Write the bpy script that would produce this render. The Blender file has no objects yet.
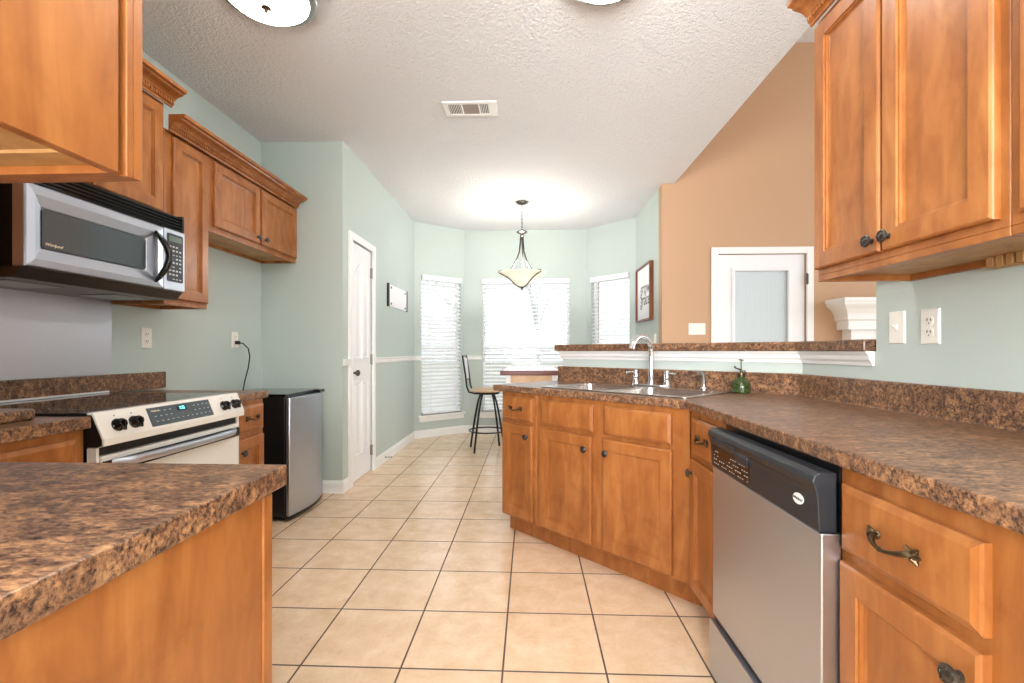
import bpy, bmesh, math, random
from mathutils import Vector, Matrix
random.seed(7)
C = bpy.context.scene.collection
PI = math.pi

# ------------------------------------------------------------------ camera, sky, exposure
sc = bpy.context.scene
cam_d = bpy.data.cameras.new('camera')
cam = bpy.data.objects.new('camera', cam_d)
C.objects.link(cam)
cam.location = (0, 0, 1.12)
cam.rotation_euler = (PI / 2, 0, 0.0395)
cam_d.sensor_width = 36
cam_d.lens = 462 / 1024 * 36
cam_d.shift_y = 9.3 / 1024
cam_d.clip_start = 0.02
sc.camera = cam
sc.view_settings.view_transform = 'Standard'
sc.view_settings.look = 'None'
sc.view_settings.gamma = 1
sc.view_settings.use_curve_mapping = False
sc.view_settings.exposure = 1.85
W = bpy.data.worlds.new('sky')
sc.world = W
W.use_nodes = True
bg = W.node_tree.nodes['Background']
bg.inputs[0].default_value = (0.93, 0.96, 1.0, 1)
bg.inputs[1].default_value = .36


def area(name, loc, rot, sx, sy, power, col=(1, 1, 1)):
    l = bpy.data.lights.new(name, 'AREA')
    l.shape = 'RECTANGLE'
    l.size, l.size_y = sx, sy
    l.energy = power
    l.color = col
    o = bpy.data.objects.new(name, l)
    C.objects.link(o)
    o.location = loc
    o.rotation_euler = rot
    return o


# added fill lamps out of view, right and rear; sky light over the bay
area('living_room_fill_light', (5.8, 1.4, 1.7), (PI / 2, 0, PI / 2), 4.5, 2.6, 27, (.97, .98, 1))  # unseen fill added on the living-room side to brighten the rooms
area('sky_over_the_bay', (-.06, 7.7, 3.3), (-.93, 0, 0), 4.5, 1.6, 24, (.97, .98, 1))
area('rear_bounce_fill', (-.3, -2.9, 1.5), (PI / 2 + 1.15, 0, 0), 3.4, 2.4, 265, (1, .985, .975))  # added behind the camera, tilted up to bounce fill off the ceiling
sc.cycles.max_bounces = 8
sc.cycles.diffuse_bounces = 5
sc.cycles.caustics_reflective = False
sc.cycles.caustics_refractive = False
sc.cycles.sample_clamp_indirect = 6
sc.cycles.use_denoising = True

LAMP_GLOW = 6.5


# ------------------------------------------------------------------ materials
def lin(r, g, b):
    f = lambda v: ((v / 255 + .055) / 1.055) ** 2.4 if v > 10 else v / 255 / 12.92
    return (f(r), f(g), f(b), 1)


def mat(name, col, rough=.5, metal=0, spec=.5, emit=None, es=1, coat=0, trans=0, ior=1.45):
    m = bpy.data.materials.new(name)
    m.use_nodes = True
    b = m.node_tree.nodes['Principled BSDF']
    b.inputs['Base Color'].default_value = col
    b.inputs['Roughness'].default_value = rough
    b.inputs['Metallic'].default_value = metal
    b.inputs['Specular IOR Level'].default_value = spec
    b.inputs['Coat Weight'].default_value = coat
    b.inputs['Transmission Weight'].default_value = trans
    b.inputs['IOR'].default_value = ior
    if emit:
        b.inputs['Emission Color'].default_value = emit
        b.inputs['Emission Strength'].default_value = es
    return m


class NT:
    def __init__(s, m):
        s.t = m.node_tree
        s.b = s.t.nodes['Principled BSDF']

    def n(s, typ, **kw):
        n = s.t.nodes.new(typ)
        for k, v in kw.items():
            if k in n.inputs:
                n.inputs[k].default_value = v
            else:
                setattr(n, k, v)
        return n

    def l(s, a, b):
        s.t.links.new(a, b)

    def coords(s, scale=(1, 1, 1), loc=(0, 0, 0), kind='Object', rot=(0, 0, 0)):
        tc = s.n('ShaderNodeTexCoord')
        mp = s.n('ShaderNodeMapping')
        mp.inputs['Scale'].default_value = scale
        mp.inputs['Location'].default_value = loc
        mp.inputs['Rotation'].default_value = rot
        s.l(tc.outputs[kind], mp.inputs[0])
        return mp.outputs[0]

    def ramp(s, fac, stops, interp='LINEAR'):
        r = s.n('ShaderNodeValToRGB')
        r.color_ramp.interpolation = interp
        e = r.color_ramp.elements
        while len(e) < len(stops):
            e.new(.5)
        for i, (p, c) in enumerate(stops):
            e[i].position = p
            e[i].color = c
        s.l(fac, r.inputs[0])
        return r.outputs[0]

    def mix(s, fac, a, b, blend='MIX'):
        m = s.n('ShaderNodeMix', data_type='RGBA', blend_type=blend)
        for i, v in ((0, fac), (6, a), (7, b)):
            if hasattr(v, 'links') or hasattr(v, 'is_linked'):
                s.l(v, m.inputs[i])
            else:
                m.inputs[i].default_value = v
        return m.outputs[2]

    def noise(s, vec, scale, detail=3, rough=.5, dist=0):
        n = s.n('ShaderNodeTexNoise')
        n.inputs['Scale'].default_value = scale
        n.inputs['Detail'].default_value = detail
        n.inputs['Roughness'].default_value = rough
        n.inputs['Distortion'].default_value = dist
        s.l(vec, n.inputs['Vector'])
        return n.outputs[0]

    def bump(s, h, strength=.3, dist=.01):
        b = s.n('ShaderNodeBump')
        b.inputs['Strength'].default_value = strength
        b.inputs['Distance'].default_value = dist
        s.l(h, b.inputs['Height'])
        s.l(b.outputs[0], s.b.inputs['Normal'])


def paint(name, col, bump=.15, scale=220):
    m = mat(name, col, .55, spec=.3)
    t = NT(m)
    v = t.coords()
    t.bump(t.noise(v, scale, 2), bump, .002)
    return m


def wood(name, a, b, c, rough=.34):
    m = mat(name, b, rough, spec=.45, coat=.12)
    t = NT(m)
    n1 = t.noise(t.coords((7, 7, 1.6)), 2.2, 4, .55, .8)
    n2 = t.noise(t.coords((1.6, 1.6, 1.1)), 5.5, 5, .62, .5)
    col = t.ramp(n1, [(.2, a), (.5, b), (.8, c)])
    blot = t.ramp(n2, [(.30, (.80, .74, .66, 1)), (.48, (1.0, .99, .97, 1)), (.68, (1.1, 1.12, 1.12, 1))])
    out = t.mix(1.0, col, blot, 'MULTIPLY')
    n3 = t.noise(t.coords((46, 46, 3)), 3, 3, .5)
    fine = t.ramp(n3, [(.3, (.93, .91, .88, 1)), (.6, (1, 1, 1, 1))])
    out = t.mix(.5, out, fine, 'MULTIPLY')
    t.l(out, t.b.inputs['Base Color'])
    t.b.inputs['Coat Roughness'].default_value = .25
    return m


def laminate(name):
    m = mat(name, (.2, .12, .07, 1), .3, spec=.4)
    t = NT(m)
    v = t.coords((.7, 1.3, 1.2), kind='Object', rot=(0, 0, .25))
    n1 = t.noise(v, 42, 7, .72, .7)
    n2 = t.noise(v, 120, 5, .7, .3)
    n3 = t.noise(v, 15, 5, .65, .6)
    c1 = t.ramp(n1, [(.43, lin(34, 26, 30)), (.49, lin(84, 62, 54)), (.55, lin(146, 106, 76)), (.64, lin(184, 142, 102))])
    c2 = t.ramp(n2, [(.40, lin(40, 30, 34)), (.48, lin(130, 94, 68)), (.58, lin(184, 142, 106))])
    c = t.mix(.42, c1, c2)
    bl = t.ramp(n3, [(.38, (.60, .57, .62, 1)), (.5, (.93, .93, .93, 1)), (.62, (1.12, 1.1, 1.05, 1))])
    c = t.mix(.8, c, bl, 'MULTIPLY')
    t.l(c, t.b.inputs['Base Color'])
    t.bump(n2, .04, .001)
    return m


def tile_floor(name, size, ox, oy):
    m = mat(name, lin(226, 196, 160), .16, spec=.5)
    t = NT(m)
    v = t.coords((1, 1, 1), (-ox, -oy, 0))
    br = t.n('ShaderNodeTexBrick', offset=0.0, offset_frequency=1, squash=1.0, squash_frequency=1)
    for k, val in (('Color1', (0, 0, 0, 1)), ('Color2', (1, 1, 1, 1)), ('Mortar', (.5, .5, .5, 1)), ('Scale', 1.0),
                   ('Mortar Size', .0038), ('Mortar Smooth', .15), ('Bias', 0.0), ('Brick Width', size), ('Row Height', size)):
        br.inputs[k].default_value = val
    t.l(v, br.inputs['Vector'])
    v2 = t.coords()
    n1 = t.noise(v2, 9, 5, .6, .3)
    n2 = t.noise(v2, 60, 4, .6)
    base = t.ramp(n1, [(.3, lin(226, 194, 158)), (.55, lin(236, 208, 176)), (.75, lin(243, 220, 192))])
    fine = t.ramp(n2, [(.3, (.93, .92, .9, 1)), (.6, (1, 1, 1, 1))])
    base = t.mix(.8, base, fine, 'MULTIPLY')
    var = t.ramp(br.outputs['Color'], [(0, (.95, .95, .95, 1)), (1, (1.02, 1.02, 1.02, 1))])
    base = t.mix(1.0, base, var, 'MULTIPLY')
    col = t.mix(br.outputs['Fac'], base, lin(92, 76, 66))
    t.l(col, t.b.inputs['Base Color'])
    rr = t.ramp(br.outputs['Fac'], [(0, (.2, .2, .2, 1)), (1, (.8, .8, .8, 1))])
    t.l(rr, t.b.inputs['Roughness'])
    inv = t.n('ShaderNodeMath', operation='SUBTRACT')
    inv.inputs[0].default_value = 1
    t.l(br.outputs['Fac'], inv.inputs[1])
    ad = t.n('ShaderNodeMath', operation='MULTIPLY_ADD')
    n4 = t.noise(v2, 26, 3, .5)
    t.l(n4, ad.inputs[0])
    ad.inputs[1].default_value = .35
    t.l(inv.outputs[0], ad.inputs[2])
    t.bump(ad.outputs[0], .35, .004)
    return m


def brushed(name, col, rough=.3, axis=(2, 2, 120), metal=1):
    m = mat(name, col, rough, metal)
    t = NT(m)
    n = t.noise(t.coords(axis), 4, 3, .6)
    r = t.ramp(n, [(.3, (rough * .95,) * 3 + (1,)), (.7, (rough * 1.06,) * 3 + (1,))])
    t.l(r, t.b.inputs['Roughness'])
    return m


M = {}
M['sage'] = paint('sage_paint', lin(188, 199, 194))
M['tan'] = paint('tan_paint', lin(194, 158, 126))
M['white_trim'] = mat('white_trim_paint', lin(238, 238, 236), .35)
M['white_door'] = mat('white_door_paint', lin(236, 236, 238), .35)
M['wood'] = wood('honey_maple', lin(132, 78, 38), lin(158, 98, 50), lin(180, 121, 68))
M['raw_wood'] = wood('raw_cabinet_board', lin(164, 122, 78), lin(186, 146, 98), lin(200, 160, 112), .6)
M['lam'] = laminate('speckled_laminate')
M['floor'] = tile_floor('ceramic_tile', .3606, -.0963, .171)
M['steel'] = brushed('brushed_steel', lin(192, 198, 210), .33)
M['steel_h'] = brushed('brushed_steel_sheet', lin(196, 198, 206), .38, (120, 2, 2))
M['sink_steel'] = mat('sink_steel', lin(206, 202, 196), .26, 1)
M['chrome'] = mat('chrome', lin(225, 225, 228), .07, 1)
M['black'] = mat('black_plastic', lin(20, 20, 22), .3)
M['black_gloss'] = mat('black_gloss', lin(14, 14, 16), .12, coat=.3)
M['console'] = mat('charcoal_plastic', lin(32, 36, 42), .36)
M['black_glass'] = mat('black_ceramic_glass', lin(30, 28, 30), .05, spec=.6)
M['grey_glass'] = mat('smoked_oven_glass', lin(70, 78, 84), .08, spec=.7)
M['brass'] = mat('antique_brass', lin(92, 76, 56), .32, .9)
M['pewter'] = mat('dark_pewter', lin(92, 88, 84), .32, .9)
M['nickel'] = mat('brushed_nickel', lin(150, 148, 144), .28, .95)
M['ivory'] = mat('off_white_plastic', lin(236, 232, 224), .4)
M['slot'] = mat('dark_slot', lin(30, 28, 28), .6)
M['slat'] = mat('white_blind_slat', lin(238, 238, 240), .45)
M['lcd'] = mat('lcd_green', lin(96, 110, 104), .3)
M['cyan'] = mat('lit_clock_digits', lin(90, 220, 235), .4, emit=lin(90, 225, 240), es=1.6)
M['button'] = mat('pale_button_marks', lin(190, 195, 200), .5)
M['white_mark'] = mat('white_print', lin(235, 232, 225), .5)
M['gold_mark'] = mat('cream_print', lin(240, 220, 190), .5)
M['badge'] = mat('white_badge', lin(230, 230, 228), .35)
M['badge_ink'] = mat('badge_ink', lin(40, 45, 70), .5)
M['white_enamel'] = mat('white_oven_enamel', lin(232, 230, 226), .22)
M['panel_ivory'] = mat('pale_range_panel', lin(228, 223, 216), .25, coat=.2)
M['frame_wood'] = wood('walnut_frame', lin(96, 52, 30), lin(120, 66, 38), lin(140, 82, 50))
M['light_wood'] = wood('pale_table_wood', lin(190, 150, 112), lin(208, 170, 130), lin(220, 184, 146))
M['red_wood'] = mat('cherry_table_edge', lin(104, 44, 34), .3)
M['seat_fabric'] = mat('tan_seat_fabric', lin(204, 182, 152), .8)
M['paper'] = mat('art_paper', lin(240, 240, 242), .6)
M['ink'] = mat('black_ink', lin(40, 46, 54), .6)
M['rubber'] = mat('black_rubber', lin(22, 22, 22), .7)
M['caulk'] = mat('white_caulk', lin(224, 222, 222), .5)
M['tin'] = mat('vent_damper_metal', lin(150, 136, 128), .6)
M['bark'] = mat('pale_bark', lin(222, 220, 218), .8)
M['curtain'] = mat('white_fabric_shade', lin(226, 230, 234), .7)
M['white_tile'] = mat('white_tabletop_tile', lin(236, 238, 242), .12)
M['black_metal'] = mat('black_iron', lin(26, 26, 30), .35, .3)
M['lamp_dome'] = mat('frosted_lamp_glass', lin(250, 246, 238), .3, emit=(1, .965, .91, 1), es=LAMP_GLOW)
M['pendant_glass'] = mat('cream_pendant_glass', lin(246, 238, 216), .3, emit=lin(255, 244, 220), es=.12)


def _ceil():
    m = mat('textured_ceiling', lin(236, 236, 238), .8, spec=.2)
    t = NT(m)
    v = t.coords()
    n = t.noise(v, 110, 3, .6, .4)
    n2 = t.noise(v, 50, 2, .5, .2)
    s = t.n('ShaderNodeMath', operation='ADD')
    t.l(n, s.inputs[0])
    t.l(n2, s.inputs[1])
    t.bump(s.outputs[0], .9, .016)
    return m


M['ceiling'] = _ceil()


def _glass(name, tint=(1, 1, 1, 1), refl=.12):
    m = bpy.data.materials.new(name)
    m.use_nodes = True
    nt = m.node_tree
    nt.nodes.clear()
    o = nt.nodes.new('ShaderNodeOutputMaterial')
    mx = nt.nodes.new('ShaderNodeMixShader')
    tr = nt.nodes.new('ShaderNodeBsdfTransparent')
    gl = nt.nodes.new('ShaderNodeBsdfGlossy')
    tr.inputs[0].default_value = tint
    gl.inputs['Roughness'].default_value = .02
    mx.inputs[0].default_value = refl
    nt.links.new(tr.outputs[0], mx.inputs[1])
    nt.links.new(gl.outputs[0], mx.inputs[2])
    nt.links.new(mx.outputs[0], o.inputs[0])
    return m


M['glass'] = _glass('window_pane_glass', (.96, .98, .98, 1), .06)
M['bottle_glass'] = mat('green_bottle_glass', lin(74, 96, 44), .06, trans=.55, ior=1.45)


def _brick():
    m = mat('brown_brick', lin(150, 112, 84), .8)
    t = NT(m)
    br = t.n('ShaderNodeTexBrick')
    for k, val in (('Color1', lin(172, 140, 114)), ('Color2', lin(150, 120, 100)), ('Mortar', lin(190, 180, 168)), ('Scale', 1.0),
                   ('Mortar Size', .008), ('Brick Width', .2), ('Row Height', .07)):
        br.inputs[k].default_value = val
    t.l(t.coords(rot=(PI / 2, 0, 0)), br.inputs['Vector'])
    t.l(br.outputs['Color'], t.b.inputs['Base Color'])
    return m


M['brick'] = _brick()
M['ground'] = mat('pale_winter_ground', lin(196, 194, 180), .9)


# ------------------------------------------------------------------ geometry helpers
class MB:
    """collects shapes into one mesh"""

    def __init__(s):
        s.bm = bmesh.new()

    def box(s, x0, x1, y0, y1, z0, z1):
        v = [s.bm.verts.new(p) for p in ((x0, y0, z0), (x1, y0, z0), (x1, y1, z0), (x0, y1, z0),
                                         (x0, y0, z1), (x1, y0, z1), (x1, y1, z1), (x0, y1, z1))]
        for f in ((0, 3, 2, 1), (4, 5, 6, 7), (0, 1, 5, 4), (1, 2, 6, 5), (2, 3, 7, 6), (3, 0, 4, 7)):
            s.bm.faces.new([v[i] for i in f])
        return s

    def prism(s, pts, z0, z1):
        n = len(pts)
        a = [s.bm.verts.new((p[0], p[1], z0)) for p in pts]
        b = [s.bm.verts.new((p[0], p[1], z1)) for p in pts]
        s.bm.faces.new(a[::-1])
        s.bm.faces.new(b)
        for i in range(n):
            j = (i + 1) % n
            s.bm.faces.new((a[i], a[j], b[j], b[i]))
        return s

    def extrude_x(s, pts, x0, x1):
        """pts are (y, z)"""
        n = len(pts)
        a = [s.bm.verts.new((x0, p[0], p[1])) for p in pts]
        b = [s.bm.verts.new((x1, p[0], p[1])) for p in pts]
        s.bm.faces.new(a)
        s.bm.faces.new(b[::-1])
        for i in range(n):
            j = (i + 1) % n
            s.bm.faces.new((a[j], a[i], b[i], b[j]))
        return s

    def extrude_y(s, pts, y0, y1):
        """pts are (x, z)"""
        n = len(pts)
        a = [s.bm.verts.new((p[0], y0, p[1])) for p in pts]
        b = [s.bm.verts.new((p[0], y1, p[1])) for p in pts]
        s.bm.faces.new(a[::-1])
        s.bm.faces.new(b)
        for i in range(n):
            j = (i + 1) % n
            s.bm.faces.new((a[i], a[j], b[j], b[i]))
        return s

    def loops(s, x0, x1, z0, z1, yf, rings, back=None):
        """rectangular rings (inset, depth behind yf), front face looks to -y"""
        rr = []
        for ins, d in rings:
            rr.append([s.bm.verts.new(p) for p in ((x0 + ins, yf + d, z0 + ins), (x1 - ins, yf + d, z0 + ins),
                                                   (x1 - ins, yf + d, z1 - ins), (x0 + ins, yf + d, z1 - ins))])
        for a, b in zip(rr, rr[1:]):
            for i in range(4):
                j = (i + 1) % 4
                s.bm.faces.new((a[i], a[j], b[j], b[i]))
        s.bm.faces.new(rr[-1])
        s.bm.faces.new(rr[0][::-1])
        return s

    def tube(s, pts, r, seg=10, caps=True):
        pts = [Vector(p) for p in pts]
        rs = r if isinstance(r, (list, tuple)) else [r] * len(pts)
        prev = None
        rings = []
        for i, p in enumerate(pts):
            d = (pts[min(i + 1, len(pts) - 1)] - pts[max(i - 1, 0)]).normalized()
            if prev is None:
                up = Vector((0, 0, 1)) if abs(d.z) < .9 else Vector((1, 0, 0))
                n = d.cross(up).normalized()
            else:
                n = (prev - d * prev.dot(d)).normalized()
            prev = n
            b = d.cross(n)
            rings.append([s.bm.verts.new(p + (n * math.cos(2 * PI * k / seg) + b * math.sin(2 * PI * k / seg)) * rs[i]) for k in range(seg)])
        for a, b in zip(rings, rings[1:]):
            for k in range(seg):
                j = (k + 1) % seg
                s.bm.faces.new((a[k], a[j], b[j], b[k]))
        if caps:
            s.bm.faces.new(rings[0][::-1])
            s.bm.faces.new(rings[-1])
        return s

    def lathe(s, prof, loc=(0, 0, 0), axis=(0, 0, 1), seg=24, sx=1.0):
        """prof: (radius, height) along axis"""
        q = Vector((0, 0, 1)).rotation_difference(Vector(axis)).to_matrix()
        loc = Vector(loc)
        rings = []
        for r, h in prof:
            if r < 1e-6:
                rings.append([s.bm.verts.new(loc + q @ Vector((0, 0, h)))])
            else:
                rings.append([s.bm.verts.new(loc + q @ Vector((sx * r * math.cos(2 * PI * k / seg), r * math.sin(2 * PI * k / seg), h))) for k in range(seg)])
        for a, b in zip(rings, rings[1:]):
            for k in range(seg):
                j = (k + 1) % seg
                if len(a) == 1 and len(b) == 1:
                    continue
                if len(a) == 1:
                    s.bm.faces.new((a[0], b[j], b[k]))
                elif len(b) == 1:
                    s.bm.faces.new((a[k], a[j], b[0]))
                else:
                    s.bm.faces.new((a[k], a[j], b[j], b[k]))
        if len(rings[0]) > 1:
            s.bm.faces.new(rings[0][::-1])
        if len(rings[-1]) > 1:
            s.bm.faces.new(rings[-1])
        return s

    def sweep(s, path, prof):
        """path (x,y) polyline; prof (out, z), out to the right of travel"""
        P = [Vector(p) for p in path]
        rings = []
        for i, p in enumerate(P):
            ds = []
            if i > 0:
                ds.append((P[i] - P[i - 1]).normalized())
            if i < len(P) - 1:
                ds.append((P[i + 1] - P[i]).normalized())
            ns = [Vector((d.y, -d.x)) for d in ds]
            if len(ns) == 2:
                m = (ns[0] + ns[1]).normalized()
                m = m / max(.3, m.dot(ns[0]))
            else:
                m = ns[0]
            rings.append([s.bm.verts.new((p.x + m.x * o, p.y + m.y * o, z)) for o, z in prof])
        n = len(prof)
        for a, b in zip(rings, rings[1:]):
            for k in range(n):
                j = (k + 1) % n
                s.bm.faces.new((a[k], a[j], b[j], b[k]))
        s.bm.faces.new(rings[0][::-1])
        s.bm.faces.new(rings[-1])
        return s

    def xf(s, mx):
        bmesh.ops.transform(s.bm, matrix=mx, verts=s.bm.verts)
        return s

    def build(s, name, m, parent=None, bevel=0, smooth=False, seg=2, loc=None):
        bmesh.ops.recalc_face_normals(s.bm, faces=s.bm.faces)
        me = bpy.data.meshes.new(name)
        s.bm.to_mesh(me)
        s.bm.free()
        me.materials.append(m)
        o = bpy.data.objects.new(name, me)
        C.objects.link(o)
        if smooth:
            for p in me.polygons:
                p.use_smooth = True
            try:
                me.set_sharp_from_angle(angle=math.radians(40))
            except Exception:
                pass
        if bevel:
            b = o.modifiers.new('bevel', 'BEVEL')
            b.width = bevel
            b.segments = seg
            b.limit_method = 'ANGLE'
            b.angle_limit = math.radians(40)
        if parent:
            o.parent = parent
        if loc:
            o.location = loc
        return o


def tag(o, label=None, cat=None, group=None, kind=None):
    if label:
        o['label'] = label
    if cat:
        o['category'] = cat
    if group:
        o['group'] = group
    if kind:
        o['kind'] = kind
    return o


def empty(name, loc, rz=0, label=None, cat=None, group=None):
    o = bpy.data.objects.new(name, None)
    C.objects.link(o)
    o.location = loc
    o.rotation_euler = (0, 0, rz)
    return tag(o, label, cat, group)


def struct(mb, name, m, parent=None, **kw):
    o = mb.build(name, m, parent, **kw)
    if parent is None:
        o['kind'] = 'structure'
    return o


def copy_tree(o, parent=None):
    c = o.copy()
    C.objects.link(c)
    if parent:
        c.parent = parent
    for ch in list(o.children):
        copy_tree(ch, c)
    return c


def text(name, body, size, m, parent, loc, rot, shear=0.0, depth=.0006, label=None):
    cu = bpy.data.curves.new(name, 'FONT')
    cu.body = body
    cu.size = size
    cu.extrude = depth
    cu.shear = shear
    cu.align_x = 'CENTER'
    cu.align_y = 'CENTER'
    tmp = bpy.data.objects.new(name, cu)
    C.objects.link(tmp)
    bpy.context.view_layer.update()
    me = bpy.data.meshes.new_from_object(tmp.evaluated_get(bpy.context.evaluated_depsgraph_get()))
    bpy.data.objects.remove(tmp)
    me.materials.clear()
    me.materials.append(m)
    o = bpy.data.objects.new(name, me)
    C.objects.link(o)
    o.parent = parent
    o.location = loc
    o.rotation_euler = rot
    return o


# ------------------------------------------------------------------ the setting
XL, YR, XD = -2.13, 3.58, -1.475          # left wall, return wall, pantry-door wall
BA, BB, BC, BD = (-1.475, 5.82), (-.905, 6.31), (.77, 6.31), (1.30, 5.75)
XR, YB = 1.30, 4.62                       # right wall face, tan wall
CZ = 2.77
TH = .12

struct(MB().prism([(XL - TH, -3), (6, -3), (6, YB + TH), (XR + .05, YB + TH), (XR + .05, 5.79), (.79, 6.36), (-.93, 6.36), (-1.52, 5.86),
                   (-1.52, YR + TH), (XL - TH, YR + TH)], -.1, 0), 'floor', M['floor'])
struct(MB().prism([(XL - TH, -3), (1.42, -3), (1.42, YB + TH), (XR + .05, YB + TH), (XR + .05, 5.79), (.79, 6.36), (-.93, 6.36), (-1.52, 5.86),
                   (-1.52, YR + TH), (XL - TH, YR + TH)], CZ, CZ + .15), 'ceiling', M['ceiling'])
struct(MB().box(1.30, 6, -3, YB + TH, 4.13, 4.2), 'ceiling_living', M['ceiling'])
struct(MB().box(1.30, 1.42, -3, YB, CZ + .15, 4.13), 'wall_upper_right', M['tan'])
struct(MB().box(XL - TH, XL, -3, YR, 0, CZ), 'wall_left', M['sage'])
struct(MB().box(XL - TH, XD, YR, YR + TH, 0, CZ), 'wall_left_return', M['sage'])
struct(MB().box(XL, -.75, .10, .22, 0, CZ), 'wall_near_left', M['sage'])
# wall with the pantry door opening (door y 3.75..4.25, top 2.04)
struct(MB().box(XD - TH, XD, YR + TH, 3.74, 0, CZ).box(XD - TH, XD, 4.26, 5.82, 0, CZ).box(XD - TH, XD, 3.74, 4.26, 2.045, CZ)
       .box(XD - .5, XD - .4, 3.6, 4.4, 0, 2.3), 'wall_left_nook', M['sage'])


def holed_wall(name, A, B, u0, u1, z0, z1, parent=None, flip=1):
    """wall from A to B, thickness outward; hole in u (metres) and z"""
    A = Vector(A)
    B = Vector(B)
    d = (B - A)
    L = d.length
    ang = math.atan2(d.y, d.x)
    mb = MB()
    T = TH
    mb.box(0, u0, 0, T, 0, CZ).box(u1, L, 0, T, 0, CZ).box(u0, u1, 0, T, 0, z0).box(u0, u1, 0, T, z1, CZ)
    o = mb.build(name, M['sage'], None)
    o.location = (A.x, A.y, 0)
    o.rotation_euler = (0, 0, ang)
    o['kind'] = 'structure'
    return A, ang, L


def window(n, A, ang, u0, u1, z0, z1, mullion=None):
    w = empty('window_%d' % n, (A.x, A.y, 0), ang)
    w['kind'] = 'structure'
    f = MB()
    t = .035
    y0, y1 = .06, .11
    f.box(u0, u0 + t, y0, y1, z0, z1).box(u1 - t, u1, y0, y1, z0, z1).box(u0 + t, u1 - t, y0, y1, z0, z0 + t).box(u0 + t, u1 - t, y0, y1, z1 - t, z1)
    zm = (z0 + z1) / 2 - .02
    f.box(u0 + t, u1 - t, y0, y1, zm - .025, zm + .025)
    f.build('window_frame', M['white_trim'], w, bevel=.003)
    MB().box(u0 + t, u1 - t, .082, .088, z0 + t, zm - .025).box(u0 + t, u1 - t, .082, .088, zm + .025, z1 - t).build('window_pane', M['glass'], w)
    MB().box(u0 - .05, u1 + .05, -.045, .06, z0 - .025, z0).box(u0 - .035, u1 + .035, -.018, 0, z0 - .085, z0 - .025).build('window_sill', M['white_trim'], w, bevel=.004)
    return w


def blind(label, A, ang, u0, u1, z0, z1, tilt, wand=True, step=.0505):
    b = empty('window_blind', (A.x, A.y, 0), ang, label, 'blind')
    MB().box(u0, u1, -.03, .045, z1 - .065, z1).build('headrail', M['slat'], b, bevel=.004)
    MB().box(u0 + .01, u1 - .01, -.012, .028, z0, z0 + .03).build('bottom_rail', M['slat'], b, bevel=.005)
    n = int((z1 - .08 - z0 - .05) / step)
    me = None
    for k in range(n):
        z = z0 + .06 + k * step
        if me is None:
            mb = MB()
            pr = [(-.025, 0), (-.0125, .0022), (0, .003), (.0125, .0022), (.025, 0), (.0125, -.0006), (0, .0002), (-.0125, -.0006)]
            mb.extrude_x(pr, u0 + .008, u1 - .008)
            o = mb.build('slat', M['slat'], b)
            me = o.data
        else:
            o = bpy.data.objects.new('slat', me)
            C.objects.link(o)
            o.parent = b
        o.location = (0, .008, z)
        o.rotation_euler = (tilt, 0, 0)
    for u in (u0 + .12, u1 - .12):
        cd = MB()
        cd.box(u - .0015, u + .0015, -.02, -.018, z0 + .02, z1 - .06)
        cd.box(u - .0015, u + .0015, .034, .036, z0 + .02, z1 - .06)
        cd.box(u - .0015, u + .0015, -.018, .034, z0 + .02, z0 + .022)
        cd.build('ladder_cord', M['slat'], b)
    if wand:
        MB().tube([(u0 + .09, -.035, z1 - .05), (u0 + .09, -.035, z1 - .95)], .004, 6).build('tilt_wand', M['slat'], b)
    return b


A, ang, L = holed_wall('wall_bay_left', BA, BB, .10, .70, .29, 2.085)
window(1, A, ang, .10, .70, .29, 2.085)
blind('white slatted blind on the narrow left bay window behind the bar stool', A, ang, .105, .695, .30, 2.10, math.radians(38))
A, ang, L = holed_wall('wall_back', BB, BC, .245, 1.445, .29, 2.085)
window(2, A, ang, .245, 1.445, .29, 2.085)
blind('wide white slatted blind on the middle window behind the pendant lamp', A, ang, .25, 1.44, .30, 2.10, math.radians(22), False)
A, ang, L = holed_wall('wall_bay_right', BC, BD, .07, .68, .29, 2.085)
window(3, A, ang, .07, .68, .29, 2.085)
blind('white slatted blind on the right bay window beside the framed lettering', A, ang, .075, .675, .30, 2.10, math.radians(17), False)

struct(MB().box(XR, XR + TH, YB + TH, 5.75, 0, CZ), 'wall_right_nook', M['sage'])
# tan wall of the living room, meeting the sage wall at x = 1.30
struct(MB().box(XR + .001, 1.84, YB, YB + TH, 0, 4.13).box(1.84, 2.69, YB, YB + TH, 2.07, 4.13).box(2.69, 6, YB, YB + TH, 0, 4.13), 'wall_back_living', M['tan'])
struct(MB().box(XR, XR + TH, -3, 1.79, 0, CZ), 'wall_right', M['sage'])
# knee wall under the bar top
KW = .21
BEND = (XR, 2.26)
kl = (.235, 3.325)
t2 = TH * math.tan(math.radians(22.5))
struct(MB().prism([(XR, 1.79), (XR + TH, 1.79), (XR + TH, 2.26 + t2), (kl[0] + TH * .7071, kl[1] + TH * .7071), kl, BEND], 0, 1.118), 'wall_knee', M['sage'])

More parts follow.
